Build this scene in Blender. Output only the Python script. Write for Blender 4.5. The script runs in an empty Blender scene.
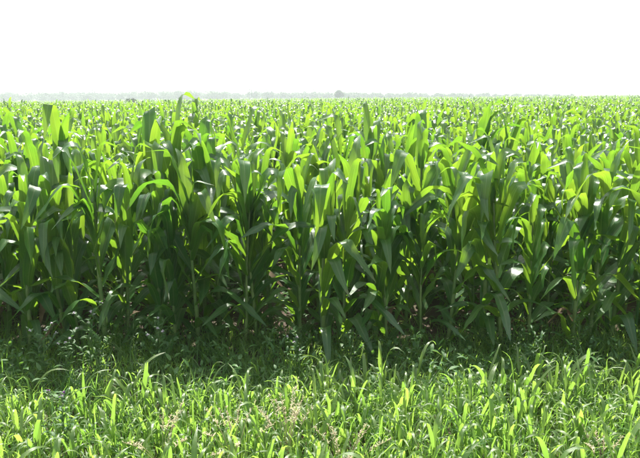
import bpy, math, random
import numpy as np
from mathutils import Vector, Matrix

random.seed(7)
rng = np.random.default_rng(11)
R = math.radians
sc = bpy.context.scene
col = sc.collection

# ------------------------------------------------------------------ camera
CAM_H = 1.85
FPX = 628.0                       # focal length in pixels of a 640 wide frame
PITCH = 11.87
cam_data = bpy.data.cameras.new('camera')
cam = bpy.data.objects.new('camera', cam_data)
col.objects.link(cam)
cam.location = (0, 0, CAM_H)
cam.rotation_euler = (R(90 - PITCH), 0, 0)
cam_data.sensor_width = 36
cam_data.lens = 36 * FPX / 640
cam_data.clip_start = 0.05
cam_data.clip_end = 12000
sc.camera = cam

# ------------------------------------------------------------------ sky and sun
SUN_EL, SUN_AZ = 56.5, -13.0       # azimuth from straight ahead, negative = left
world = bpy.data.worlds.new('World')
sc.world = world
world.use_nodes = True
wn = world.node_tree
wn.nodes.clear()
sky = wn.nodes.new('ShaderNodeTexSky')
sky.sky_type = 'NISHITA'
sky.sun_disc = False
sky.sun_elevation = R(SUN_EL)
sky.sun_rotation = R(SUN_AZ)
sky.air_density = 1.0
sky.dust_density = 3.0
sky.ozone_density = 1.0
hs_ = wn.nodes.new('ShaderNodeHueSaturation')
hs_.inputs['Saturation'].default_value = 0.3
bg = wn.nodes.new('ShaderNodeBackground')
bg.inputs['Strength'].default_value = 0.15
wo = wn.nodes.new('ShaderNodeOutputWorld')
wn.links.new(sky.outputs[0], hs_.inputs['Color'])
wn.links.new(hs_.outputs[0], bg.inputs[0])
wn.links.new(bg.outputs[0], wo.inputs[0])

sl = bpy.data.lights.new('sun', 'SUN')
sl.energy = 5.0
sl.angle = R(0.6)
sl.color = (1.0, 0.955, 0.88)
sun = bpy.data.objects.new('sun', sl)
col.objects.link(sun)
to_sun = Vector((math.sin(R(SUN_AZ)) * math.cos(R(SUN_EL)), math.cos(R(SUN_AZ)) * math.cos(R(SUN_EL)), math.sin(R(SUN_EL))))
sun.rotation_euler = (-to_sun).to_track_quat('-Z', 'Y').to_euler()
sun.location = (-5, 20, 30)

sc.view_settings.view_transform = 'Standard'
sc.view_settings.look = 'None'
sc.view_settings.exposure = 1.38
sc.view_settings.gamma = 1.0
sc.view_settings.use_curve_mapping = False
sc.cycles.max_bounces = 7
sc.cycles.diffuse_bounces = 4
sc.cycles.transmission_bounces = 5
sc.cycles.volume_bounces = 1
sc.cycles.caustics_reflective = False
sc.cycles.caustics_refractive = False
sc.cycles.use_denoising = True


# ------------------------------------------------------------------ materials
def new_mat(name):
    m = bpy.data.materials.new(name)
    m.use_nodes = True
    nt = m.node_tree
    nt.nodes.clear()
    out = nt.nodes.new('ShaderNodeOutputMaterial')
    return m, nt, out


def node(nt, t, **kw):
    n = nt.nodes.new(t)
    for k, v in kw.items():
        if k in n.inputs:
            n.inputs[k].default_value = v
        else:
            setattr(n, k, v)
    return n


def mixcol(nt, fac, a, b, blend='MIX'):
    n = nt.nodes.new('ShaderNodeMix')
    n.data_type = 'RGBA'
    n.blend_type = blend
    for sock, v in ((n.inputs[0], fac), (n.inputs[6], a), (n.inputs[7], b)):
        if hasattr(v, 'is_output'):
            nt.links.new(v, sock)
        elif isinstance(v, (int, float)):
            sock.default_value = v
        else:
            sock.default_value = (*v, 1)
    return n.outputs[2]


def maprange(nt, v, a, b, c=0.0, d=1.0):
    n = nt.nodes.new('ShaderNodeMapRange')
    nt.links.new(v, n.inputs[0])
    n.inputs[1].default_value = a
    n.inputs[2].default_value = b
    n.inputs[3].default_value = c
    n.inputs[4].default_value = d
    return n.outputs[0]


def leaf_material(name, dark, light, trans_a, trans_b, rib, tfac=0.42, rough=0.36, spec=0.5, brown=0.0, noise_scale=2.3):
    m, nt, out = new_mat(name)
    L = nt.links.new
    geo = node(nt, 'ShaderNodeNewGeometry')
    nz = node(nt, 'ShaderNodeTexNoise', Scale=noise_scale, Detail=3.0)
    L(geo.outputs['Position'], nz.inputs['Vector'])
    f = maprange(nt, nz.outputs[0], 0.33, 0.67)
    oi = node(nt, 'ShaderNodeObjectInfo')
    fr = node(nt, 'ShaderNodeMath', operation='MULTIPLY_ADD')
    L(oi.outputs['Random'], fr.inputs[0])
    fr.inputs[1].default_value = 0.6
    fr.inputs[2].default_value = -0.3
    fa = node(nt, 'ShaderNodeMath', operation='ADD', use_clamp=True)
    L(f, fa.inputs[0]); L(fr.outputs[0], fa.inputs[1])
    base = mixcol(nt, fa.outputs[0], dark, light)
    tr = mixcol(nt, fa.outputs[0], trans_a, trans_b)
    # veins run the length of the blade, midrib pale
    uv = node(nt, 'ShaderNodeUVMap')
    sep = node(nt, 'ShaderNodeSeparateXYZ')
    L(uv.outputs[0], sep.inputs[0])
    cmb = node(nt, 'ShaderNodeCombineXYZ')
    mx = node(nt, 'ShaderNodeMath', operation='MULTIPLY'); mx.inputs[1].default_value = 34.0
    my = node(nt, 'ShaderNodeMath', operation='MULTIPLY'); my.inputs[1].default_value = 1.6
    L(sep.outputs[0], mx.inputs[0]); L(sep.outputs[1], my.inputs[0])
    L(mx.outputs[0], cmb.inputs[0]); L(my.outputs[0], cmb.inputs[1]); L(oi.outputs['Random'], cmb.inputs[2])
    vn = node(nt, 'ShaderNodeTexNoise', Scale=1.0, Detail=2.0)
    L(cmb.outputs[0], vn.inputs['Vector'])
    vf = maprange(nt, vn.outputs[0], 0.3, 0.7, 0.72, 1.25)
    vc = node(nt, 'ShaderNodeCombineColor')
    for i in range(3):
        L(vf, vc.inputs[i])
    base = mixcol(nt, 1.0, base, vc.outputs[0], 'MULTIPLY')
    tr = mixcol(nt, 1.0, tr, vc.outputs[0], 'MULTIPLY')
    ab = node(nt, 'ShaderNodeMath', operation='SUBTRACT'); ab.inputs[1].default_value = 0.5
    L(sep.outputs[0], ab.inputs[0])
    ab2 = node(nt, 'ShaderNodeMath', operation='ABSOLUTE')
    L(ab.outputs[0], ab2.inputs[0])
    rf = maprange(nt, ab2.outputs[0], 0.035, 0.075, 0.75, 0.0)
    base = mixcol(nt, rf, base, rib)
    if brown > 0:
        # dry tip and a few dry patches
        tipf = maprange(nt, sep.outputs[1], 0.86, 1.0, 0.0, 1.0)
        bz = node(nt, 'ShaderNodeTexNoise', Scale=14.0, Detail=2.0)
        L(geo.outputs['Position'], bz.inputs['Vector'])
        bf = maprange(nt, bz.outputs[0], 0.5, 0.72, 0.0, 1.0)
        bm_ = node(nt, 'ShaderNodeMath', operation='MULTIPLY', use_clamp=True)
        L(tipf, bm_.inputs[0]); L(bf, bm_.inputs[1])
        bm2 = node(nt, 'ShaderNodeMath', operation='MULTIPLY', use_clamp=True)
        L(bm_.outputs[0], bm2.inputs[0]); bm2.inputs[1].default_value = brown
        base = mixcol(nt, bm2.outputs[0], base, (0.28, 0.19, 0.08))
        tr = mixcol(nt, bm2.outputs[0], tr, (0.30, 0.20, 0.08))
    fz = node(nt, 'ShaderNodeTexNoise', Scale=85.0, Detail=1.0)
    L(geo.outputs['Position'], fz.inputs['Vector'])
    ff = maprange(nt, fz.outputs[0], 0.66, 0.74, 0.0, 0.55)
    base = mixcol(nt, ff, base, (0.20, 0.22, 0.08))
    dz = node(nt, 'ShaderNodeTexNoise', Scale=11.0, Detail=4.0)
    L(geo.outputs['Position'], dz.inputs['Vector'])
    base = mixcol(nt, maprange(nt, dz.outputs[0], 0.45, 0.75, 0.0, 0.2), base, (0.10, 0.16, 0.06))
    p = node(nt, 'ShaderNodeBsdfPrincipled')
    L(maprange(nt, dz.outputs[0], 0.35, 0.7, rough - 0.09, rough + 0.07), p.inputs['Roughness'])
    p.inputs['Specular IOR Level'].default_value = spec
    L(base, p.inputs['Base Color'])
    bump = node(nt, 'ShaderNodeBump', Strength=0.25, Distance=0.004)
    L(vn.outputs[0], bump.inputs['Height'])
    bump2 = node(nt, 'ShaderNodeBump', Strength=0.5, Distance=0.012)
    L(dz.outputs[0], bump2.inputs['Height']); L(bump.outputs[0], bump2.inputs['Normal'])
    L(bump2.outputs[0], p.inputs['Normal'])
    t = node(nt, 'ShaderNodeBsdfTranslucent')
    L(tr, t.inputs['Color'])
    ms = node(nt, 'ShaderNodeMixShader'); ms.inputs[0].default_value = tfac
    L(p.outputs[0], ms.inputs[1]); L(t.outputs[0], ms.inputs[2])
    L(ms.outputs[0], out.inputs[0])
    return m


def plain_material(name, c1, c2, scale=8.0, rough=0.8, bump=0.0, detail=5.0, tfac=0.0):
    m, nt, out = new_mat(name)
    L = nt.links.new
    geo = node(nt, 'ShaderNodeNewGeometry')
    nz = node(nt, 'ShaderNodeTexNoise', Scale=scale, Detail=detail)
    L(geo.outputs['Position'], nz.inputs['Vector'])
    c = mixcol(nt, maprange(nt, nz.outputs[0], 0.32, 0.68), c1, c2)
    p = node(nt, 'ShaderNodeBsdfPrincipled', Roughness=rough)
    p.inputs['Specular IOR Level'].default_value = 0.3
    L(c, p.inputs['Base Color'])
    if bump:
        b = node(nt, 'ShaderNodeBump', Strength=0.8, Distance=bump)
        L(nz.outputs[0], b.inputs['Height']); L(b.outputs[0], p.inputs['Normal'])
    if tfac:
        t = node(nt, 'ShaderNodeBsdfTranslucent')
        L(c, t.inputs[0])
        ms = node(nt, 'ShaderNodeMixShader'); ms.inputs[0].default_value = tfac
        L(p.outputs[0], ms.inputs[1]); L(t.outputs[0], ms.inputs[2])
        L(ms.outputs[0], out.inputs[0])
    else:
        L(p.outputs[0], out.inputs[0])
    return m


M_LEAF = leaf_material('corn_leaf', (0.026, 0.105, 0.024), (0.045, 0.13, 0.028), (0.115, 0.285, 0.016), (0.25, 0.41, 0.024),
                       (0.16, 0.24, 0.09), tfac=0.52, rough=0.38, spec=0.75, brown=0.5)
M_WITHER = plain_material('withered_leaf', (0.10, 0.070, 0.035), (0.19, 0.14, 0.075), 15, 0.8, tfac=0.35)
M_STALK = plain_material('corn_stalk', (0.07, 0.14, 0.035), (0.13, 0.19, 0.06), 12, 0.5)
M_BLADE = leaf_material('verge_blade', (0.10, 0.18, 0.045), (0.15, 0.22, 0.06), (0.24, 0.46, 0.055), (0.33, 0.52, 0.075),
                        (0.14, 0.22, 0.08), tfac=0.56, rough=0.37, spec=0.9, noise_scale=3.5)
M_GRASS = leaf_material('fine_grass', (0.045, 0.125, 0.03), (0.085, 0.17, 0.05), (0.24, 0.50, 0.06), (0.38, 0.58, 0.09),
                        (0.08, 0.15, 0.04), tfac=0.52, rough=0.4, spec=0.5, noise_scale=3.0)
M_WEED = leaf_material('weed_leaf', (0.035, 0.10, 0.03), (0.06, 0.14, 0.035), (0.12, 0.30, 0.03), (0.2, 0.4, 0.05),
                       (0.08, 0.15, 0.05), tfac=0.35, rough=0.5, spec=0.35, noise_scale=5)
M_DRY = plain_material('dry_straw', (0.48, 0.42, 0.26), (0.62, 0.55, 0.36), 20, 0.7, tfac=0.35)
M_PANICLE = plain_material('seed_head', (0.50, 0.43, 0.28), (0.64, 0.57, 0.40), 30, 0.8, tfac=0.35)
M_PETAL = plain_material('pale_petal', (0.55, 0.48, 0.56), (0.72, 0.68, 0.72), 40, 0.6, tfac=0.3)
M_PURPLE = plain_material('purple_petal', (0.16, 0.05, 0.22), (0.28, 0.10, 0.34), 60, 0.6, tfac=0.3)
M_BARK = plain_material('bark', (0.09, 0.07, 0.05), (0.15, 0.12, 0.09), 3, 0.9)
M_TREE = plain_material('tree_foliage', (0.035, 0.07, 0.025), (0.065, 0.10, 0.035), 0.8, 0.7, tfac=0.3)
M_HILL = plain_material('hill_cover', (0.06, 0.10, 0.04), (0.10, 0.13, 0.06), 0.02, 0.9)

# ground: bare reddish soil, thin moss and litter towards the verge, meadow far off
M_GROUND, nt, out = new_mat('ground_soil')
geo = node(nt, 'ShaderNodeNewGeometry')
n1 = node(nt, 'ShaderNodeTexNoise', Scale=5.0, Detail=8.0, Roughness=0.65)
nt.links.new(geo.outputs['Position'], n1.inputs['Vector'])
soil = mixcol(nt, maprange(nt, n1.outputs[0], 0.3, 0.7), (0.038, 0.024, 0.016), (0.08, 0.052, 0.034))
n2 = node(nt, 'ShaderNodeTexNoise', Scale=1.7, Detail=4.0)
nt.links.new(geo.outputs['Position'], n2.inputs['Vector'])
sepg = node(nt, 'ShaderNodeSeparateXYZ')
nt.links.new(geo.outputs['Position'], sepg.inputs[0])
farf = maprange(nt, sepg.outputs[1], 255.0, 300.0)
soil = mixcol(nt, maprange(nt, n2.outputs[0], 0.5, 0.7, 0.0, 0.6), soil, (0.06, 0.075, 0.03))
soil = mixcol(nt, farf, soil, (0.09, 0.13, 0.05))
pg = node(nt, 'ShaderNodeBsdfPrincipled', Roughness=0.95)
nt.links.new(soil, pg.inputs['Base Color'])
bp = node(nt, 'ShaderNodeBump', Strength=0.9, Distance=0.03)
nt.links.new(n1.outputs[0], bp.inputs['Height'])
nt.links.new(bp.outputs[0], pg.inputs['Normal'])
nt.links.new(pg.outputs[0], out.inputs[0])


# ------------------------------------------------------------------ mesh helpers
def mesh_from(name, V, F, mat, UV=None, smooth=True):
    """V (n,3), F (m,k) array of equal-sized faces, UV (n,2) per vertex."""
    V = np.ascontiguousarray(V, dtype=np.float32)
    F = np.ascontiguousarray(F, dtype=np.int32)
    me = bpy.data.meshes.new(name)
    k = F.shape[1]
    me.vertices.add(len(V))
    me.vertices.foreach_set('co', V.ravel())
    me.loops.add(F.size)
    me.loops.foreach_set('vertex_index', F.ravel())
    me.polygons.add(len(F))
    me.polygons.foreach_set('loop_start', np.arange(0, F.size, k, dtype=np.int32))
    me.polygons.foreach_set('loop_total', np.full(len(F), k, dtype=np.int32))
    if smooth:
        me.polygons.foreach_set('use_smooth', np.ones(len(F), dtype=bool))
    if UV is not None:
        ul = me.uv_layers.new(name='UVMap')
        ul.data.foreach_set('uv', np.ascontiguousarray(UV[F.ravel()], dtype=np.float32).ravel())
    me.materials.append(mat)
    me.update(calc_edges=True)
    me.validate()
    return me


def obj(name, me, parent=None):
    o = bpy.data.objects.new(name, me)
    col.objects.link(o)
    if parent is not None:
        o.parent = parent
    return o


def tag(o, label, cat, group=None, kind=None):
    o['label'] = label
    o['category'] = cat
    if group:
        o['group'] = group
    if kind:
        o['kind'] = kind
    return o


def empty(name, loc, rz=0.0, s=1.0):
    o = bpy.data.objects.new(name, None)
    o.empty_display_size = 0.1
    col.objects.link(o)
    o.location = loc
    o.rotation_euler = (0, 0, rz)
    o.scale = (s, s, s)
    return o


def sstep(x):
    x = np.clip(x, 0, 1)
    return x * x * (3 - 2 * x)


def blade_geo(L, W, th0, bend, bpos, bw, twist=0.0, fold=0.35, wave=0.0, side=0.0, ns=14, nc=4, broad=0.38, phase=0.0):
    """One strap leaf: grows up +Z from the origin leaning to +X, width along Y."""
    s = np.linspace(0, 1, ns + 1)
    sf = np.linspace(0, 1, 121)
    a = th0 + bend * sstep((sf - bpos + bw) / (2 * bw)) + 0.10 * sf
    dx, dz = np.sin(a) * L / 120, np.cos(a) * L / 120
    X = np.concatenate([[0], np.cumsum(dx)[:-1]]); Z = np.concatenate([[0], np.cumsum(dz)[:-1]])
    px, pz, aa = np.interp(s, sf, X), np.interp(s, sf, Z), np.interp(s, sf, a)
    py = side * L * s ** 2 + wave * 0.05 * L * np.sin(s * 6.5 + phase) * s
    T = np.stack([np.sin(aa), np.zeros_like(aa), np.cos(aa)], 1)
    N = np.stack([-np.cos(aa), np.zeros_like(aa), np.sin(aa)], 1)
    B = np.tile(np.array([[0., 1., 0.]]), (ns + 1, 1))
    tw = twist * s ** 1.5
    B2 = B * np.cos(tw)[:, None] + N * np.sin(tw)[:, None]
    N2 = N * np.cos(tw)[:, None] - B * np.sin(tw)[:, None]
    w = W * (0.5 + 0.5 * np.sin(np.clip(s / 0.32, 0, 1) * math.pi / 2))
    w = w * np.clip(1 - np.clip((s - broad) / (1.0 - broad), 0, 1) ** 1.75, 0, 1) ** 0.95 + 0.0012
    P = np.stack([px, py, pz], 1)
    u = np.linspace(-1, 1, nc + 1)
    fo = fold * (1 - 0.75 * s)
    V = P[:, None, :] + (w[:, None] / 2 * u[None, :])[:, :, None] * B2[:, None, :]
    wv = wave * (w[:, None] / 2) * np.abs(u[None, :]) ** 1.5 * (np.sin(s[:, None] * (14 + 5 * math.sin(phase * 3)) + phase + 1.9 * np.sign(u)[None, :]) + .5 * np.sin(s[:, None] * 31 + phase * 2 + 2.5 * np.sign(u)[None, :])) * sstep(s * 3)[:, None]
    V = V + ((fo * w / 2)[:, None] * np.abs(u)[None, :] + wv)[:, :, None] * N2[:, None, :]
    UV = np.stack(np.meshgrid((u + 1) / 2, s), -1)
    idx = np.arange((ns + 1) * (nc + 1)).reshape(ns + 1, nc + 1)
    F = np.stack([idx[:-1, :-1], idx[:-1, 1:], idx[1:, 1:], idx[1:, :-1]], -1).reshape(-1, 4)
    return V.reshape(-1, 3), F, UV.reshape(-1, 2)


def tube_geo(pts, radii, n=6):
    pts = np.array(pts, float); k = len(pts)
    V = []
    for i in range(k):
        t = pts[min(i + 1, k - 1)] - pts[max(i - 1, 0)]
        t = t / (np.linalg.norm(t) + 1e-9)
        ref = np.array([1., 0, 0]) if abs(t[0]) < 0.9 else np.array([0, 1., 0])
        b = np.cross(t, ref); b /= np.linalg.norm(b); c = np.cross(t, b)
        for j in range(n):
            q = 2 * math.pi * j / n
            V.append(pts[i] + radii[i] * (math.cos(q) * b + math.sin(q) * c))
    F = [[i * n + j, i * n + (j + 1) % n, (i + 1) * n + (j + 1) % n, (i + 1) * n + j] for i in range(k - 1) for j in range(n)]
    return np.array(V), np.array(F), np.zeros((len(V), 2)) + 0.25


class Batch:
    """Collects quads of many small pieces into one mesh."""
    def __init__(self): self.V, self.F, self.U, self.n = [], [], [], 0

    def add(self, g, M=None):
        V, F, U = g
        if M is not None:
            V = V @ np.array(M)[:3, :3].T + np.array(M)[:3, 3]
        self.V.append(V); self.F.append(F + self.n); self.U.append(U); self.n += len(V)

    def mesh(self, name, mat, smooth=True):
        return mesh_from(name, np.concatenate(self.V), np.concatenate(self.F), mat, np.concatenate(self.U), smooth)


def many(batch, lib, idx, pos, az, scale, tilt=None):
    """Add len(idx) transformed copies of library pieces (vectorised per variant)."""
    idx = np.asarray(idx)
    for v in np.unique(idx):
        V, F, U = lib[v]
        s = np.nonzero(idx == v)[0]
        c, sn = np.cos(az[s]), np.sin(az[s])
        k = scale[s][:, None]
        W = np.empty((len(s), len(V), 3))
        W[:, :, 0] = (V[:, 0] * c[:, None] - V[:, 1] * sn[:, None]) * k + pos[s, 0:1]
        W[:, :, 1] = (V[:, 0] * sn[:, None] + V[:, 1] * c[:, None]) * k + pos[s, 1:2]
        W[:, :, 2] = V[:, 2] * k + pos[s, 2:3]
        FF = (F[None] + (np.arange(len(s)) * len(V))[:, None, None]).reshape(-1, 4)
        batch.add((W.reshape(-1, 3), FF, np.tile(U, (len(s), 1))))


# ------------------------------------------------------------------ the ground
def ground_z(x, y):
    x = np.asarray(x, float); y = np.asarray(y, float)
    t = sstep((y - 14) / 60.0)
    z = 0.0095 * np.clip(x, -260, 260) * t
    near = np.clip(1 - (y - 5) / 60, 0, 1)
    z = z + 0.018 * near * np.sin(x * 1.9 + 0.7) * np.sin(y * 2.3 + 1.1) + 0.012 * near * np.sin(x * 5.1 + y * 3.7)
    return z


def ground_axis(lim, fine, step):
    a = list(np.arange(0, fine, step)); v = fine
    d = step
    while v < lim:
        a.append(v); d *= 1.22; v += d
    a.append(lim)
    return np.array(a)


ax = ground_axis(3400, 6, 0.2)
gx = np.concatenate([-ax[:0:-1], ax])
gy = np.concatenate([-ground_axis(600, 1, 0.4)[:0:-1], ground_axis(3400, 12, 0.2)])
GX, GY = np.meshgrid(gx, gy)
GV = np.stack([GX, GY, ground_z(GX, GY)], -1).reshape(-1, 3)
ii = np.arange(GX.size).reshape(GX.shape)
GF = np.stack([ii[:-1, :-1], ii[:-1, 1:], ii[1:, 1:], ii[1:, :-1]], -1).reshape(-1, 4)
g = obj('ground', mesh_from('ground', GV, GF, M_GROUND))
g['kind'] = 'structure'
g['label'] = 'bare reddish brown soil running under the grass verge and corn'

# distant pale hills
xs = np.linspace(-620, 560, 160)
prof = 5.6 + 0.7 * np.sin(xs / 70.0) + 0.4 * np.sin(xs / 23.0 + 1) + 0.25 * np.sin(xs / 8.0)
prof = prof + 2.6 * np.exp(-((xs + 105) / 32) ** 2)
prof *= np.interp(xs, [-620, 40, 160, 560], [1, 0.95, 0.85, 0.75])
HV, HF = [], []
depths = [(-60, 0.0), (-30, 0.6), (0, 1.0), (60, 0.8), (160, 0.0)]
for i, x in enumerate(xs):
    for d, k in depths:
        HV.append((x, 470 + d + 15 * math.sin(x / 120), -5 + (prof[i] + 5) * k))
nd = len(depths)
for i in range(len(xs) - 1):
    for j in range(nd - 1):
        HF.append((i * nd + j, (i + 1) * nd + j, (i + 1) * nd + j + 1, i * nd + j + 1))
hl = obj('hills', mesh_from('hills', np.array(HV), np.array(HF), M_HILL))
hl['kind'] = 'structure'
hl['label'] = 'low pale hills fading into haze on the horizon'

# ------------------------------------------------------------------ corn leaves
LIB, LIBLOW, LIBFAR = {}, {}, {}
KINDS = ('whorl', 'upper', 'mid', 'lower')
NV = 14


def leaf_params(kind):
    U = random.uniform
    fb = random.random() < 0.55          # sharply folded over
    if kind == 'whorl':
        return dict(L=U(.34, .50), W=U(.050, .068), th0=R(U(3, 16)), bend=R(random.choice([U(20, 60), U(70, 150), U(90, 155)])), bpos=U(.6, .82), bw=U(.05, .18),
                    twist=U(-1.1, 1.1), fold=U(.3, .8), wave=U(.05, .25), side=U(-.12, .12))
    if kind == 'upper':
        return dict(L=U(.46, .66), W=U(.060, .082), th0=R(U(8, 30)), bend=R(U(110, 158) if fb else U(75, 140)), bpos=U(.5, .72), bw=U(.04, .10) if fb else U(.15, .32),
                    twist=U(-1.3, 1.3), fold=U(.2, .6), wave=U(.2, .5), side=U(-.2, .2))
    if kind == 'mid':
        return dict(L=U(.44, .60), W=U(.060, .082), th0=R(U(12, 36)), bend=R(U(95, 140) if fb else U(60, 120)), bpos=U(.5, .72), bw=U(.05, .12) if fb else U(.18, .36),
                    twist=U(-1.3, 1.3), fold=U(.15, .5), wave=U(.2, .5), side=U(-.25, .25))
    return dict(L=U(.40, .58), W=U(.052, .074), th0=R(U(20, 46)), bend=R(U(60, 110)), bpos=U(.35, .55), bw=U(.15, .3),
                twist=U(-.9, .9), fold=U(.1, .3), wave=U(.1, .35), side=U(-.18, .18))


for kd in KINDS:
    LIB[kd], LIBLOW[kd], LIBFAR[kd] = [], [], []
    for i in range(NV):
        p = leaf_params(kd)
        p['phase'] = random.uniform(0, 6)
        LIB[kd].append(mesh_from('corn_leaf_' + kd, *[(lambda V, F, U_: (V, F))(*blade_geo(**p, ns=16, nc=4))][0], M_LEAF, blade_geo(**p, ns=16, nc=4)[2]))
        LIBLOW[kd].append(blade_geo(**p, ns=7, nc=2))
        LIBFAR[kd].append(blade_geo(**{**p, 'wave': 0, 'fold': 0}, ns=4, nc=1))


DEAD = []
for me in LIB['lower']:
    dm = me.copy()
    dm.name = 'withered_leaf'
    dm.materials.clear()
    dm.materials.append(M_WITHER)
    DEAD.append(dm)


def stalk_geo(h, r, n=7):
    zs, rs = [0], [r * 1.15]
    k = 7
    for i in range(1, k + 1):
        z = h * i / k
        rr = r * (1 - 0.6 * i / k)
        zs += [z - 0.012, z, z + 0.012]
        rs += [rr * 0.96, rr * 1.18, rr]
    pts = [(0.004 * math.sin(z * 9), 0.004 * math.cos(z * 7), z) for z in zs]
    return tube_geo(pts, rs, n)


STALK_H = 0.86
STALKS = []
for i in range(5):
    V, F, U_ = stalk_geo(STALK_H, 0.0125 + 0.002 * random.random())
    STALKS.append(mesh_from('corn_stalk', V, F, M_STALK))


def plant_spec(az):
    """List of (kind, variant, z, azimuth, scale) in plant units."""
    n = random.choice((13, 14, 14, 15))
    out = []
    side = random.choice((0, 1))
    for i in range(n):
        t = i / (n - 1)
        z = 0.06 + (STALK_H - 0.06) * t ** 0.95
        kd = 'lower' if t < 0.3 else 'mid' if t < 0.55 else 'upper' if t < 0.86 else 'whorl'
        a = az + math.pi * ((i + side) % 2) + random.gauss(0, 0.28)
        s = random.uniform(0.9, 1.1) * (0.85 + 0.15 * math.sin(math.pi * min(1, t * 1.2)))
        out.append((kd, random.randrange(NV), z, a, s))
    return out


# ---- where the plants stand: rows run parallel to the field's edge
ROW0, PITCH_ROW, SPACE = 4.40, 0.48, 0.20
heroes = {  # row -> [(pixel column, plant scale, leaves placed by hand)]
    0: [(15, 1.30, [('mid', 0.62, -1.9, 1.15, 'droop'), ('upper', .7, 1.2, 1.1, 'fold')]),
        (45, 1.30, [('upper', .6, -1.5, 1.15, 'fold'), ('upper', .68, 1.7, 1.2, 'fold')]),
        (112, 1.30, [('upper', .66, 1.4, 1.15, 'up'), ('upper', .6, -1.6, 1.1, 'fold')]),
        (190, 1.30, [('upper', .66, 2.3, 1.25, 'up'), ('upper', .6, -0.5, 1.2, 'droop')]),
        (252, 1.33, [('upper', .62, 0.9, 1.35, 'up'), ('upper', .70, -1.2, 1.2, 'fold')]),
        (322, 1.30, [('upper', .60, -1.7, 1.3, 'fold'), ('upper', .66, 1.5, 1.2, 'up')]),
        (455, 1.30, [('upper', .62, -1.5, 1.1, 'fold'), ('upper', .66, 1.6, 1.1, 'fold')]),
        (583, 1.30, [('upper', .64, -0.5, 1.3, 'droop'), ('upper', .72, 1.9, 1.1, 'fold')])],
    1: [(62, 1.56, [('upper', .74, -1.7, 1.25, 'tallfold'), ('upper', .70, 1.5, 1.2, 'up')]),
        (143, 1.56, [('upper', .74, 2.0, 1.3, 'tallfold'), ('upper', .70, -1.3, 1.2, 'fold')]),
        (168, 1.56, [('upper', .76, 1.2, 1.3, 'up'), ('upper', .70, -1.8, 1.2, 'fold')]),
        (352, 1.30, [('upper', .74, 1.5, 1.2, 'up')])],
    2: [(196, 1.44, [('upper', .74, 1.0, 1.2, 'tallfold')]), (300, 1.30, [('upper', .74, 1.0, 1.2, 'up')])],
    3: [(427, 1.44, [('upper', .76, -1.5, 1.2, 'tallfold'), ('upper', .76, 1.5, 1.2, 'up')])],
    5: [(474, 1.56, [('upper', .78, -1.6, 1.3, 'up'), ('upper', .74, 0.4, 1.2, 'up')])],
    7: [(120, 1.38, [('upper', .76, 1.0, 1.2, 'up')]), (310, 1.38, [('upper', .76, 1.0, 1.2, 'up')])],
}
def hero_params(form):
    U = random.uniform
    sg = random.choice((-1, 1))
    if form == 'up':
        return dict(L=U(.50, .62), W=U(.075, .09), th0=R(U(4, 12)), bend=R(U(30, 110)), bpos=U(.72, .85), bw=U(.1, .2), twist=sg * U(.4, 1.2), fold=U(.3, .6), wave=U(.15, .3), side=sg * U(.02, .1))
    if form == 'tallfold':
        return dict(L=U(.64, .72), W=U(.074, .088), th0=R(U(3, 8)), bend=R(U(150, 168)), bpos=U(.68, .74), bw=U(.035, .06), twist=sg * U(.2, .8), fold=U(.25, .45), wave=U(.1, .2), side=sg * U(.0, .06))
    if form == 'fold':
        return dict(L=U(.58, .68), W=U(.078, .09), th0=R(U(9, 18)), bend=R(U(130, 158)), bpos=U(.55, .65), bw=U(.04, .1), twist=sg * U(.2, .9), fold=U(.2, .45), wave=U(.2, .4), side=sg * U(.02, .12))
    return dict(L=U(.64, .76), W=U(.08, .095), th0=R(U(16, 26)), bend=R(U(120, 145)), bpos=U(.38, .46), bw=U(.15, .25), twist=sg * U(.3, .9), fold=U(.2, .35), wave=U(.25, .4), side=sg * U(.04, .15))


HERO_MESH = {}
for form in ('up', 'tallfold', 'fold', 'droop'):
    HERO_MESH[form] = []
    for q in range(6):
        hV, hF, hU = blade_geo(**hero_params(form), ns=18, nc=4, phase=q)
        HERO_MESH[form].append(mesh_from('corn_leaf_' + form, hV, hF, M_LEAF, hU))

plants = []    # (row, x, y, scale, az, hero leaves)
row = 0
while True:
    y = ROW0 + PITCH_ROW * row
    if y > 46:
        break
    half = 0.66 * y + 2.4
    xs_ = np.arange(-half, half, SPACE) + random.uniform(0, SPACE)
    rowp = []
    for x in xs_:
        xx = x + random.gauss(0, 0.045)
        yy = y + random.gauss(0, 0.05)
        s = min(1.56, max(0.95, random.gauss(1.24, 0.12)))
        if random.random() < 0.03:
            s *= 1.1
        az = math.pi / 2 + random.gauss(0, 0.95)
        rowp.append([row, xx, yy, s, az, []])
    for (px, s, lv) in heroes.get(row, []):
        X = (px - 320) / FPX * y * 1.0
        best = min(range(len(rowp)), key=lambda k: abs(rowp[k][1] - X))
        rowp[best][1] = X; rowp[best][3] = s; rowp[best][5] = lv
    plants += rowp
    row += 1


def in_frame(x, y):
    return abs(x) < 0.525 * y


vis = [p for p in plants if in_frame(p[1], p[2])]
vis.sort(key=lambda p: p[2] - (0.6 if p[5] else 0))
near = vis[:300]
near_ids = {id(p) for p in near}
rest = [p for p in plants if id(p) not in near_ids]
near.sort(key=lambda p: (p[0], p[1]))

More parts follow.
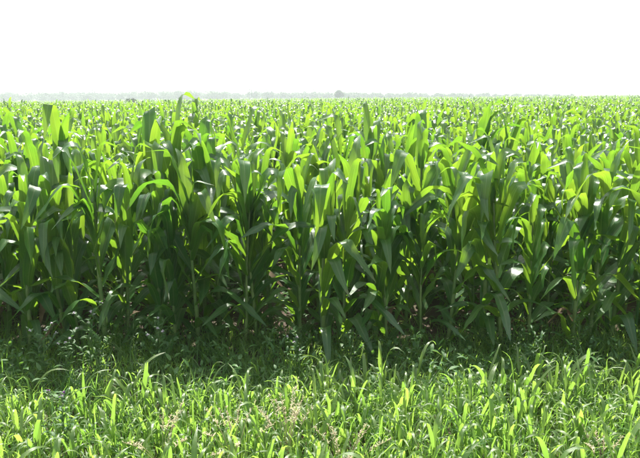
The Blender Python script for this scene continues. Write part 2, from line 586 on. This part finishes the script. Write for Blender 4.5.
ORD = ['', 'first', 'second', 'third', 'fourth', 'fifth', 'sixth', 'seventh', 'eighth', 'ninth', 'tenth', 'eleventh', 'twelfth', 'thirteenth',
       'fourteenth', 'fifteenth', 'sixteenth', 'seventeenth', 'eighteenth', 'nineteenth', 'twentieth', 'twenty-first', 'twenty-second',
       'twenty-third', 'twenty-fourth', 'twenty-fifth', 'twenty-sixth', 'twenty-seventh', 'twenty-eighth', 'twenty-ninth', 'thirtieth',
       'thirty-first', 'thirty-second', 'thirty-third', 'thirty-fourth', 'thirty-fifth', 'thirty-sixth', 'thirty-seventh', 'thirty-eighth', 'thirty-ninth', 'fortieth']
GROUP = 'corn plants in the front rows of the field'
rowcount, rowtotal = {}, {}
for p in near:
    rowtotal[p[0]] = rowtotal.get(p[0], 0) + 1
for p in near:
    r, x, y, s, az, lv = p
    rowcount[r] = rowcount.get(r, 0) + 1
    k, tot = rowcount[r], rowtotal[r]
    t = empty('corn_plant', (x, y, float(ground_z(x, y)) - 0.01), 0, s)
    t.rotation_euler = (random.gauss(0, 0.05), random.gauss(0, 0.05), 0)
    where = f'{ORD[k]} from the left' if k <= tot / 2 else (f'{ORD[tot - k + 1]} from the right' if k < tot else 'rightmost')
    if k == 1:
        where = 'leftmost'
    if r == 0:
        look = 'tall corn plant with broad folded leaves' if lv else 'green corn plant with arching leaves'
        label = f'{look}, {where} in the front row'
    elif lv:
        label = f'tall corn plant with raised broad leaf, {where} in the {ORD[r + 1]} row'
    else:
        label = f'green corn plant, {where} in the {ORD[r + 1]} row from the verge'
    tag(t, label, 'corn plant', GROUP)
    st = obj('stalk', STALKS[random.randrange(5)], t)
    for (kd, v, z, a, ls) in plant_spec(az):
        dead = kd == 'lower' and z < .2 and random.random() < .07
        l = obj('leaf', DEAD[v] if dead else LIB[kd][v], t)
        l.location = (0.008 * math.cos(a), 0.008 * math.sin(a), z)
        l.rotation_euler = (random.gauss(0, .06), random.gauss(0, .06), a)
        l.scale = (ls * .7, ls * .55, ls * .7) if dead else (ls, ls, ls)
    for (kd, z, a, ls, form) in lv:
        l = obj('leaf', HERO_MESH[form][random.randrange(6)], t)
        l.location = (0.008 * math.cos(a), 0.008 * math.sin(a), z)
        l.rotation_euler = (0, 0, a)
        l.scale = (ls / s * 1.1,) * 3

# ---- the rest of the field: one mass of corn
B = Batch()
acc = {kd: ([], [], [], []) for kd in KINDS}
for (r, x, y, s, az, lv) in rest:
    spec = plant_spec(az)
    gz = float(ground_z(x, y)) - 0.01
    for (kd, v, z, a, ls) in spec:
        if y > 9 and kd == 'lower':
            continue
        if y > 13 and z < 0.44:
            continue
        A = acc[kd]
        A[0].append(v); A[1].append((x, y, gz + z * s)); A[2].append(a); A[3].append(ls * s)
for kd in KINDS:
    A = acc[kd]
    many(B, LIBLOW[kd], A[0], np.array(A[1]), np.array(A[2]), np.array(A[3]))
# stalks of this mass
sg = tube_geo([(0, 0, 0), (0, 0, .4), (0, 0, STALK_H)], [.014, .011, .007], 4)
P = np.array([(x, y, float(ground_z(x, y)) - .01) for (r, x, y, s, az, lv) in rest if y < 22])
many(B, [sg], np.zeros(len(P), int), P, np.zeros(len(P)), np.ones(len(P)))
# far field: sparse tops standing over a closed leafy canopy
NF = 17500
u = rng.random(NF)
D = (45 ** 0.25 + u * (270 ** 0.25 - 45 ** 0.25)) ** 4
FX = (rng.random(NF) * 2 - 1) * 0.75 * D
FS = np.clip(rng.normal(1.24, 0.12, NF), .95, 1.6)
for kd, m_, zb in (('upper', 3, .64), ('whorl', 1, .84), ('mid', 2, .5)):
    for q in range(m_):
        pos = np.stack([FX + rng.normal(0, .02, NF), D, ground_z(FX, D) + zb * FS * rng.uniform(.9, 1.1, NF)], 1)
        many(B, LIBFAR[kd], rng.integers(0, NV, NF), pos, rng.uniform(0, 6.28, NF), FS * 1.1)
cd = np.geomspace(42, 275, 180)
cu = np.linspace(-0.78, 0.78, 280)
CD, CU = np.meshgrid(cd, cu, indexing='ij')
CX = CU * CD
CZ = ground_z(CX, CD) + 1.03 + rng.normal(0, 0.09, CX.shape)
ci = np.arange(CX.size).reshape(CX.shape)
B.add((np.stack([CX, CD, CZ], -1).reshape(-1, 3),
       np.stack([ci[:-1, :-1], ci[:-1, 1:], ci[1:, 1:], ci[1:, :-1]], -1).reshape(-1, 4),
       np.tile([[.3, .3]], (CX.size, 1))))
cf = obj('corn_field', B.mesh('corn_field', M_LEAF))
tag(cf, 'dense expanse of green corn reaching back to the hazy horizon', 'corn field', kind='stuff')

# ------------------------------------------------------------------ verge: fine grass
Bg = Batch()
glib = []
for i in range(24):
    U = random.uniform
    glib.append(blade_geo(L=U(.16, .34), W=U(.005, .011), th0=R(U(4, 28)), bend=R(U(15, 120)), bpos=U(.5, .8), bw=U(.2, .4), twist=U(-1, 1),
                          fold=0, side=U(-.15, .15), ns=5, nc=1, broad=.2))
NG = 46000
gxp = rng.uniform(-3.4, 3.4, NG); gyp = rng.uniform(1.7, 4.9, NG) ** 1.0
clump = np.sin(gxp * 7 + 1.3 * np.sin(gyp * 5)) * np.sin(gyp * 8 + gxp * 2)
keep = rng.random(NG) < 0.62 + 0.38 * clump
keep &= ~((gyp > 4.55) & (rng.random(NG) < 0.6))
keep |= (gyp > 3.3) & (gyp < 4.5) & (rng.random(NG) < .5)
gxp, gyp = gxp[keep], gyp[keep]
NG = len(gxp)
gs = rng.uniform(.7, 1.2, NG) * np.interp(gyp, [1.7, 3.3, 3.7, 4.3, 4.9], [.95, .95, .85, .8, .6])
many(Bg, glib, rng.integers(0, 24, NG), np.stack([gxp, gyp, ground_z(gxp, gyp) - .01], 1), rng.uniform(0, 6.28, NG), gs)
gr = obj('grass', Bg.mesh('grass', M_GRASS))
tag(gr, 'fine green grass covering the verge in front of the corn', 'grass', kind='stuff')

# creeping ground weeds in the shade of the first rows
Bw = Batch()
wl = []
for i in range(8):
    wl.append(blade_geo(L=random.uniform(.04, .07), W=random.uniform(.018, .03), th0=R(random.uniform(20, 70)), bend=R(random.uniform(10, 60)), bpos=.5, bw=.4,
                        fold=.2, ns=3, nc=2, broad=.3))
NW = 15000
wx = rng.uniform(-3.6, 3.6, NW); wy = rng.uniform(3.5, 6.6, NW)
wz = ground_z(wx, wy) + rng.random(NW) ** 1.6 * 0.26 * np.interp(wy, [3.5, 4.5, 6.6], [1, .9, .5])
kp = rng.random(NW) < np.clip(.5 + .6 * np.sin(wx * 4.3 + 2 * np.sin(wy * 3)), .12, 1)
many(Bw, wl, rng.integers(0, 8, kp.sum()), np.stack([wx, wy, wz], 1)[kp], rng.uniform(0, 6.28, kp.sum()), rng.uniform(.6, 1.2, kp.sum()))
uw = obj('undergrowth', Bw.mesh('undergrowth', M_WEED))
tag(uw, 'low leafy weeds in the shade at the foot of the corn', 'weeds', kind='stuff')

# ------------------------------------------------------------------ verge: broad-bladed grass plants
BL = []
for i in range(26):
    U = random.uniform
    fb = random.random() < .4
    p = dict(L=U(.17, .28), W=U(.013, .025), th0=R(U(4, 26)), bend=R(U(90, 145) if fb else U(50, 125)), bpos=U(.58, .82), bw=U(.06, .12) if fb else U(.2, .38),
             twist=U(-.8, .8), fold=U(.15, .45), wave=U(0, .2), side=U(-.14, .14), broad=.3)
    BL.append(p)
BLM = [mesh_from('broad_blade', *blade_geo(**p, ns=9, nc=2)[:2], M_BLADE, blade_geo(**p, ns=9, nc=2)[2]) for p in BL]
BLG = [blade_geo(**p, ns=7, nc=2) for p in BL]
CULM = mesh_from('culm', *tube_geo([(0, 0, 0), (.003, 0, .08), (0, .003, .16), (0, 0, .22)], [.005, .0045, .0035, .002], 5)[:2], M_STALK)
spots = []
tries = 0
while len(spots) < 240 and tries < 20000:
    tries += 1
    y = random.uniform(2.35, 3.75)
    x = random.uniform(-.53, .53) * (y + .1)
    if y > 3.48 + .12 * x:
        continue
    if all((x - a) ** 2 + (y - b) ** 2 > .085 ** 2 for a, b, *_ in spots):
        spots.append((x, y, random.uniform(.78, 1.15)))
special = {  # pixel spots with a clearly larger broad blade
    (600, 430): 'large bright broad-bladed grass plant folded over at the lower right',
    (240, 395): 'tall yellow-green broad-bladed grass plant behind the dry feathery tuft',
    (118, 388): 'tall bright broad-bladed grass plant at the shade line, left of centre',
    (330, 385): 'tall yellow-green grass plant with upright blade at the shade line, centre',
    (425, 372): 'tall arching grass plant reaching up into the corn shade, right of centre',
    (385, 365): 'grass plant with long pale arching blades at the corn shade edge',
    (8, 395): 'broad-bladed grass plant at the left edge of the verge'}
for (px, py), lab in special.items():
    d = min(3.6, (CAM_H - .26) * FPX / (py - 97))
    spots.append(((px - 320) / FPX * d, d, 1.12, lab))
bands = ['along the bottom edge', 'low on the verge', 'in the lower middle of the verge', 'in the middle of the verge', 'in the upper middle of the verge',
         'just below the shade line', 'along the shade line']
plain = sorted([sp for sp in spots if len(sp) == 3], key=lambda q: q[1])
labels = {id(sp): sp[3] for sp in spots if len(sp) > 3}
per = math.ceil(len(plain) / 7)
for b_ in range(7):
    ch = sorted(plain[b_ * per:(b_ + 1) * per], key=lambda q: q[0])
    for i, sp in enumerate(ch):
        pos = 'leftmost' if i == 0 else 'rightmost' if i == len(ch) - 1 else ORD[i + 1] + ' from the left' if i < len(ch) / 2 else ORD[len(ch) - i] + ' from the right'
        labels[id(sp)] = f'bright broad-bladed grass plant {bands[b_]}, {pos}'
for sp in spots:
    x, y, s = sp[:3]
    t = empty('broad_leaf_plant', (x, y, float(ground_z(x, y)) - .008), 0, s)
    lab = labels[id(sp)]
    tag(t, lab, 'plant', 'broad-bladed grass plants on the sunlit verge')
    obj('stem', CULM, t)
    n = random.choice((4, 5, 5, 6, 6))
    a0 = math.pi / 2 + random.gauss(0, .7)
    for i in range(n):
        l = obj('blade', BLM[random.randrange(26)], t)
        l.location = (0, 0, .02 + .20 * i / n)
        l.rotation_euler = (random.gauss(0, .12), random.gauss(0, .12), a0 + math.pi * i + random.gauss(0, .6))
        k = random.uniform(.8, 1.1)
        l.scale = (k, k, k)
# the crowd between and around them
NB = 6500
bx = rng.uniform(-3.2, 3.2, NB); by = rng.uniform(1.6, 3.75, NB)
bz = ground_z(bx, by) + rng.uniform(0, .10, NB)
Bb = Batch()
bk = by < 3.56 + .12 * bx + rng.normal(0, .06, NB)
NB = int(bk.sum())
many(Bb, BLG, rng.integers(0, 26, NB), np.stack([bx, by, bz], 1)[bk], np.pi / 2 + np.pi * rng.integers(0, 2, NB) + rng.normal(0, .8, NB), rng.uniform(.45, .9, NB))
bb = obj('broad_grass', Bb.mesh('broad_grass', M_BLADE))
tag(bb, 'thick mat of broad sunlit grass blades filling the verge', 'grass', kind='stuff')


# ------------------------------------------------------------------ feathery dry grass
def dry_tuft(x, y, label, n=9, h=.42, spread=.24):
    t = empty('dry_grass_tuft', (x, y, float(ground_z(x, y)) - .005), random.uniform(0, 6))
    tag(t, label, 'grass tuft', 'dry feathery grass tufts on the verge')
    for i in range(n):
        a = random.uniform(0, 6.28); sp = random.uniform(.1, 1) * spread; hh = h * random.uniform(.75, 1.1)
        pts = [(math.cos(a) * sp * q ** 1.6, math.sin(a) * sp * q ** 1.6, hh * (q - .18 * q ** 3)) for q in np.linspace(0, 1, 6)]
        s = obj('stem', mesh_from('dry_stem', *tube_geo(pts, [.0018, .0016, .0014, .0012, .001, .0008], 4)[:2], M_DRY), t)
        bt = Batch()
        for k in range(26):
            q = random.uniform(.66, 1.0)
            c = [np.interp(q, np.linspace(0, 1, 6), [p[j] for p in pts]) for j in range(3)]
            g_ = blade_geo(L=random.uniform(.012, .028) * (1.25 - q), W=.0008, th0=R(random.uniform(8, 40)), bend=R(40), bpos=.5, bw=.4, fold=0, ns=2, nc=1, broad=.2)
            bt.add((g_[0] * 2.0, g_[1], g_[2]), Matrix.Translation(c) @ Matrix.Rotation(random.uniform(0, 6.28), 4, 'Z'))
        obj('seed_head', bt.mesh('seed_head', M_PANICLE), s)


dry_tuft(-.16, 2.86, 'pale dry feathery grass tuft, the largest, at bottom centre', 14, .46, .3)
dry_tuft(-.42, 2.78, 'pale dry feathery grass tuft left of the largest one', 10, .42, .26)
dry_tuft(.10, 2.66, 'pale dry feathery grass tuft just right of the largest one', 8, .42, .24)
dry_tuft(-.78, 2.80, 'small dry feathery grass tuft at lower left between green blades', 8, .42, .22)
dry_tuft(1.35, 2.70, 'thin dry grass tuft low at the right side', 5, .42, .2)


# ------------------------------------------------------------------ weeds
def weed(x, y, h, label, flowers=0, mat=M_PETAL, nb=5, name='leafy_weed', group='leafy weeds along the foot of the corn'):
    t = empty(name, (x, y, float(ground_z(x, y)) - .005), random.uniform(0, 6))
    tag(t, label, 'weed', group)
    lean = random.uniform(-.06, .06)
    pts = [(lean * q * q, .02 * math.sin(q * 3), h * q) for q in np.linspace(0, 1, 6)]
    st = obj('stem', mesh_from('weed_stem', *tube_geo(pts, [.004, .0035, .003, .0026, .002, .0014], 5)[:2], M_STALK), t)
    bf = Batch(); heads = []
    for b in range(nb):
        q = .3 + .65 * b / max(1, nb - 1)
        base = np.array([lean * q * q, .02 * math.sin(q * 3), h * q]); a = b * 2.4 + random.uniform(-.3, .3); ln = h * .42 * (1.15 - .6 * q)
        tip = base + np.array([math.cos(a) * ln * .7, math.sin(a) * ln * .7, ln * .8])
        obj('branch', mesh_from('weed_branch', *tube_geo([base, (base + tip) / 2 + [0, 0, -.01], tip], [.0022, .0018, .001], 4)[:2], M_STALK), t)
        heads.append(tip)
        for k in range(9):
            w = k / 8
            c = base * (1 - w) + tip * w
            g_ = blade_geo(L=random.uniform(.03, .06), W=random.uniform(.012, .02), th0=R(random.uniform(25, 70)), bend=R(40), bpos=.5, bw=.4, fold=.2, ns=3, nc=2, broad=.25)
            bf.add(g_, Matrix.Translation(c) @ Matrix.Rotation(a + random.uniform(-2, 2), 4, 'Z'))
    for k in range(14):
        q = random.uniform(.05, .95)
        g_ = blade_geo(L=random.uniform(.05, .10) * (1.2 - .6 * q), W=random.uniform(.014, .024), th0=R(random.uniform(30, 65)), bend=R(50), bpos=.5, bw=.4, fold=.2, ns=4, nc=2, broad=.25)
        bf.add(g_, Matrix.Translation((lean * q * q, .02 * math.sin(q * 3), h * q)) @ Matrix.Rotation(k * 2.4, 4, 'Z'))
    obj('foliage', bf.mesh('weed_foliage', M_WEED), t)
    heads.append(np.array([lean, .02 * math.sin(3), h]))
    if flowers:
        for c in heads[-flowers:]:
            bt = Batch()
            for k in range(16):
                th = random.uniform(5, 85)
                g_ = blade_geo(L=random.uniform(.010, .016), W=.006, th0=R(th), bend=R(20), bpos=.5, bw=.4, fold=0, ns=2, nc=1, broad=.6)
                bt.add(g_, Matrix.Translation(c) @ Matrix.Rotation(k * 2.4, 4, 'Z'))
            obj('flower', bt.mesh('flower', mat), t)


def at_ground(px, py):
    d = CAM_H * FPX / (py - 97) * .99
    return (px - 320) / FPX * d, d


for px, py, h, lab in ((28, 398, .40, 'pale-flowered weed at the far left in the corn shade'),
                       (45, 402, .34, 'short pale-flowered weed, second from the far left in the shade'),
                       (76, 390, .46, 'tall thin pale-flowered weed at left in front of dark corn'),
                       (146, 392, .34, 'pale-flowered weed with one cluster, left of centre in the shade'),
                       (300, 398, .30, 'pale-flowered weed in the shade at the centre of the verge')):
    x, y = at_ground(px, py)
    weed(x, y, h, lab, 4, name='flowering_weed', group='pale-flowered weeds in the corn shade')
k = 0
WL = ['far left', 'left', 'left of centre', 'centre', 'right of centre', 'right', 'far right']
NWD = 14
for i in range(NWD):
    px = 10 + 620 * (i + random.random() * .8) / NWD
    x, y = at_ground(px, random.uniform(366, 392))
    weed(x, y, random.uniform(.16, .36), f'dark green leafy weed at the foot of the corn, ' + ('leftmost' if i == 0 else 'rightmost' if i == NWD - 1 else f'{ORD[i + 1]} from the left' if i < NWD / 2 else f'{ORD[NWD - i]} from the right'), 0, nb=random.choice((3, 4, 5)))
x, y = at_ground(43, 489)
weed(x, y, .40, 'small purple-flowered plant among bright grass at the bottom left', 3, M_PURPLE, 4, 'purple_flower_plant', 'purple flowers')


# ------------------------------------------------------------------ far trees
def crown_geo(B_, c, rx, rz, n, leaf):
    lobes = [(rng.normal(0, .3, 3) * [rx, rx, rz * .8]) for _ in range(9)]
    P_ = []
    for k in range(n):
        lb = lobes[rng.integers(0, 9)]
        d = rng.normal(0, 1, 3); d /= np.linalg.norm(d)
        P_.append(lb + d * np.array([rx, rx, rz]) * .48 * rng.random() ** .4)
    P_ = np.array(P_) + np.array(c)
    a = rng.normal(0, 1, (n, 3)); a /= np.linalg.norm(a, axis=1)[:, None]
    b = np.cross(a, rng.normal(0, 1, (n, 3))); b /= np.linalg.norm(b, axis=1)[:, None]
    s = leaf * rng.uniform(.6, 1.3, (n, 1))
    V = np.stack([P_ - a * s, P_ + b * s * .55, P_ + a * s, P_ - b * s * .55], 1).reshape(-1, 3)
    B_.add((V, np.arange(4 * n).reshape(n, 4), np.zeros((4 * n, 2))))


def tree(name, x, y, h, rx, label, n=900, leaf=.35, trunk=.3):
    z = float(ground_z(x, y))
    t = empty(name, (x, y, z - .05))
    tag(t, label, 'tree' if 'tree' in name else 'shrub')
    bt = Batch()
    bt.add(tube_geo([(0, 0, 0), (.1, 0, h * .3), (-.05, .1, h * .6), (0, 0, h * .85)], [h * .03, h * .024, h * .016, h * .006], 8))
    for k in range(6):
        a = k * 1.05; q = .3 + .07 * k
        bt.add(tube_geo([(0, 0, h * q), (math.cos(a) * rx * .35, math.sin(a) * rx * .35, h * (q + .14)), (math.cos(a) * rx * .75, math.sin(a) * rx * .75, h * (q + .24))],
                        [h * .012, h * .008, h * .003], 5))
    obj('trunk', bt.mesh('trunk', M_BARK), t)
    bc = Batch()
    crown_geo(bc, (0, 0, h * .6), rx, h * .42, n, leaf)
    obj('crown', bc.mesh('crown', M_TREE, False), t)


rng = np.random.default_rng(5)
tree('lone_tree', 8.6, 285, 5.9, 2.5, 'lone rounded tree on the hazy horizon near the centre', 2600, .26)
tree('field_shrub', -33.0, 112, 2.3, 1.1, 'small grey-green shrub standing in the corn at left', 900, .13)

# far-off wood at the left, one hazy mass
Bt = Batch()
for k in range(400):
    x = random.uniform(-330, 150)
    y = random.uniform(355, 410)
    h = random.uniform(6.2, 8.2) * float(np.interp(x, [-60, 0, 60, 150], [1.0, .75, .55, .3]))
    crown_geo(Bt, (x, y, float(ground_z(x, y)) + h * .46), h * .6, h * .45, 220, .6)
wd = obj('distant_wood', Bt.mesh('distant_wood', M_TREE, False))
tag(wd, 'pale tree line dissolving in haze behind the field at left', 'wood', kind='stuff')

# ------------------------------------------------------------------ haze
M_HAZE, nt, out = new_mat('haze')
pv = nt.nodes.new('ShaderNodeVolumePrincipled')
pv.inputs['Color'].default_value = (0.90, 0.97, 1.0, 1)
pv.inputs['Density'].default_value = 0.0009
pv.inputs['Anisotropy'].default_value = 0.35
nt.links.new(pv.outputs[0], out.inputs['Volume'])
z0, z1 = float(GV[:, 2].min()) - 2.5, 30.0
c = [(-3500, -700), (3500, -700), (3500, 3500), (-3500, 3500)]
z0 = min(z0, -6)
hv = np.array([(x, y, z0) for x, y in c] + [(x, y, z1) for x, y in c])
hf = np.array([(3, 2, 1, 0), (4, 5, 6, 7), (0, 1, 5, 4), (1, 2, 6, 5), (2, 3, 7, 6), (3, 0, 4, 7)])
hz = obj('haze', mesh_from('haze', hv, hf, M_HAZE, smooth=False))
tag(hz, 'pale summer haze hanging over the whole field', 'haze', kind='stuff')
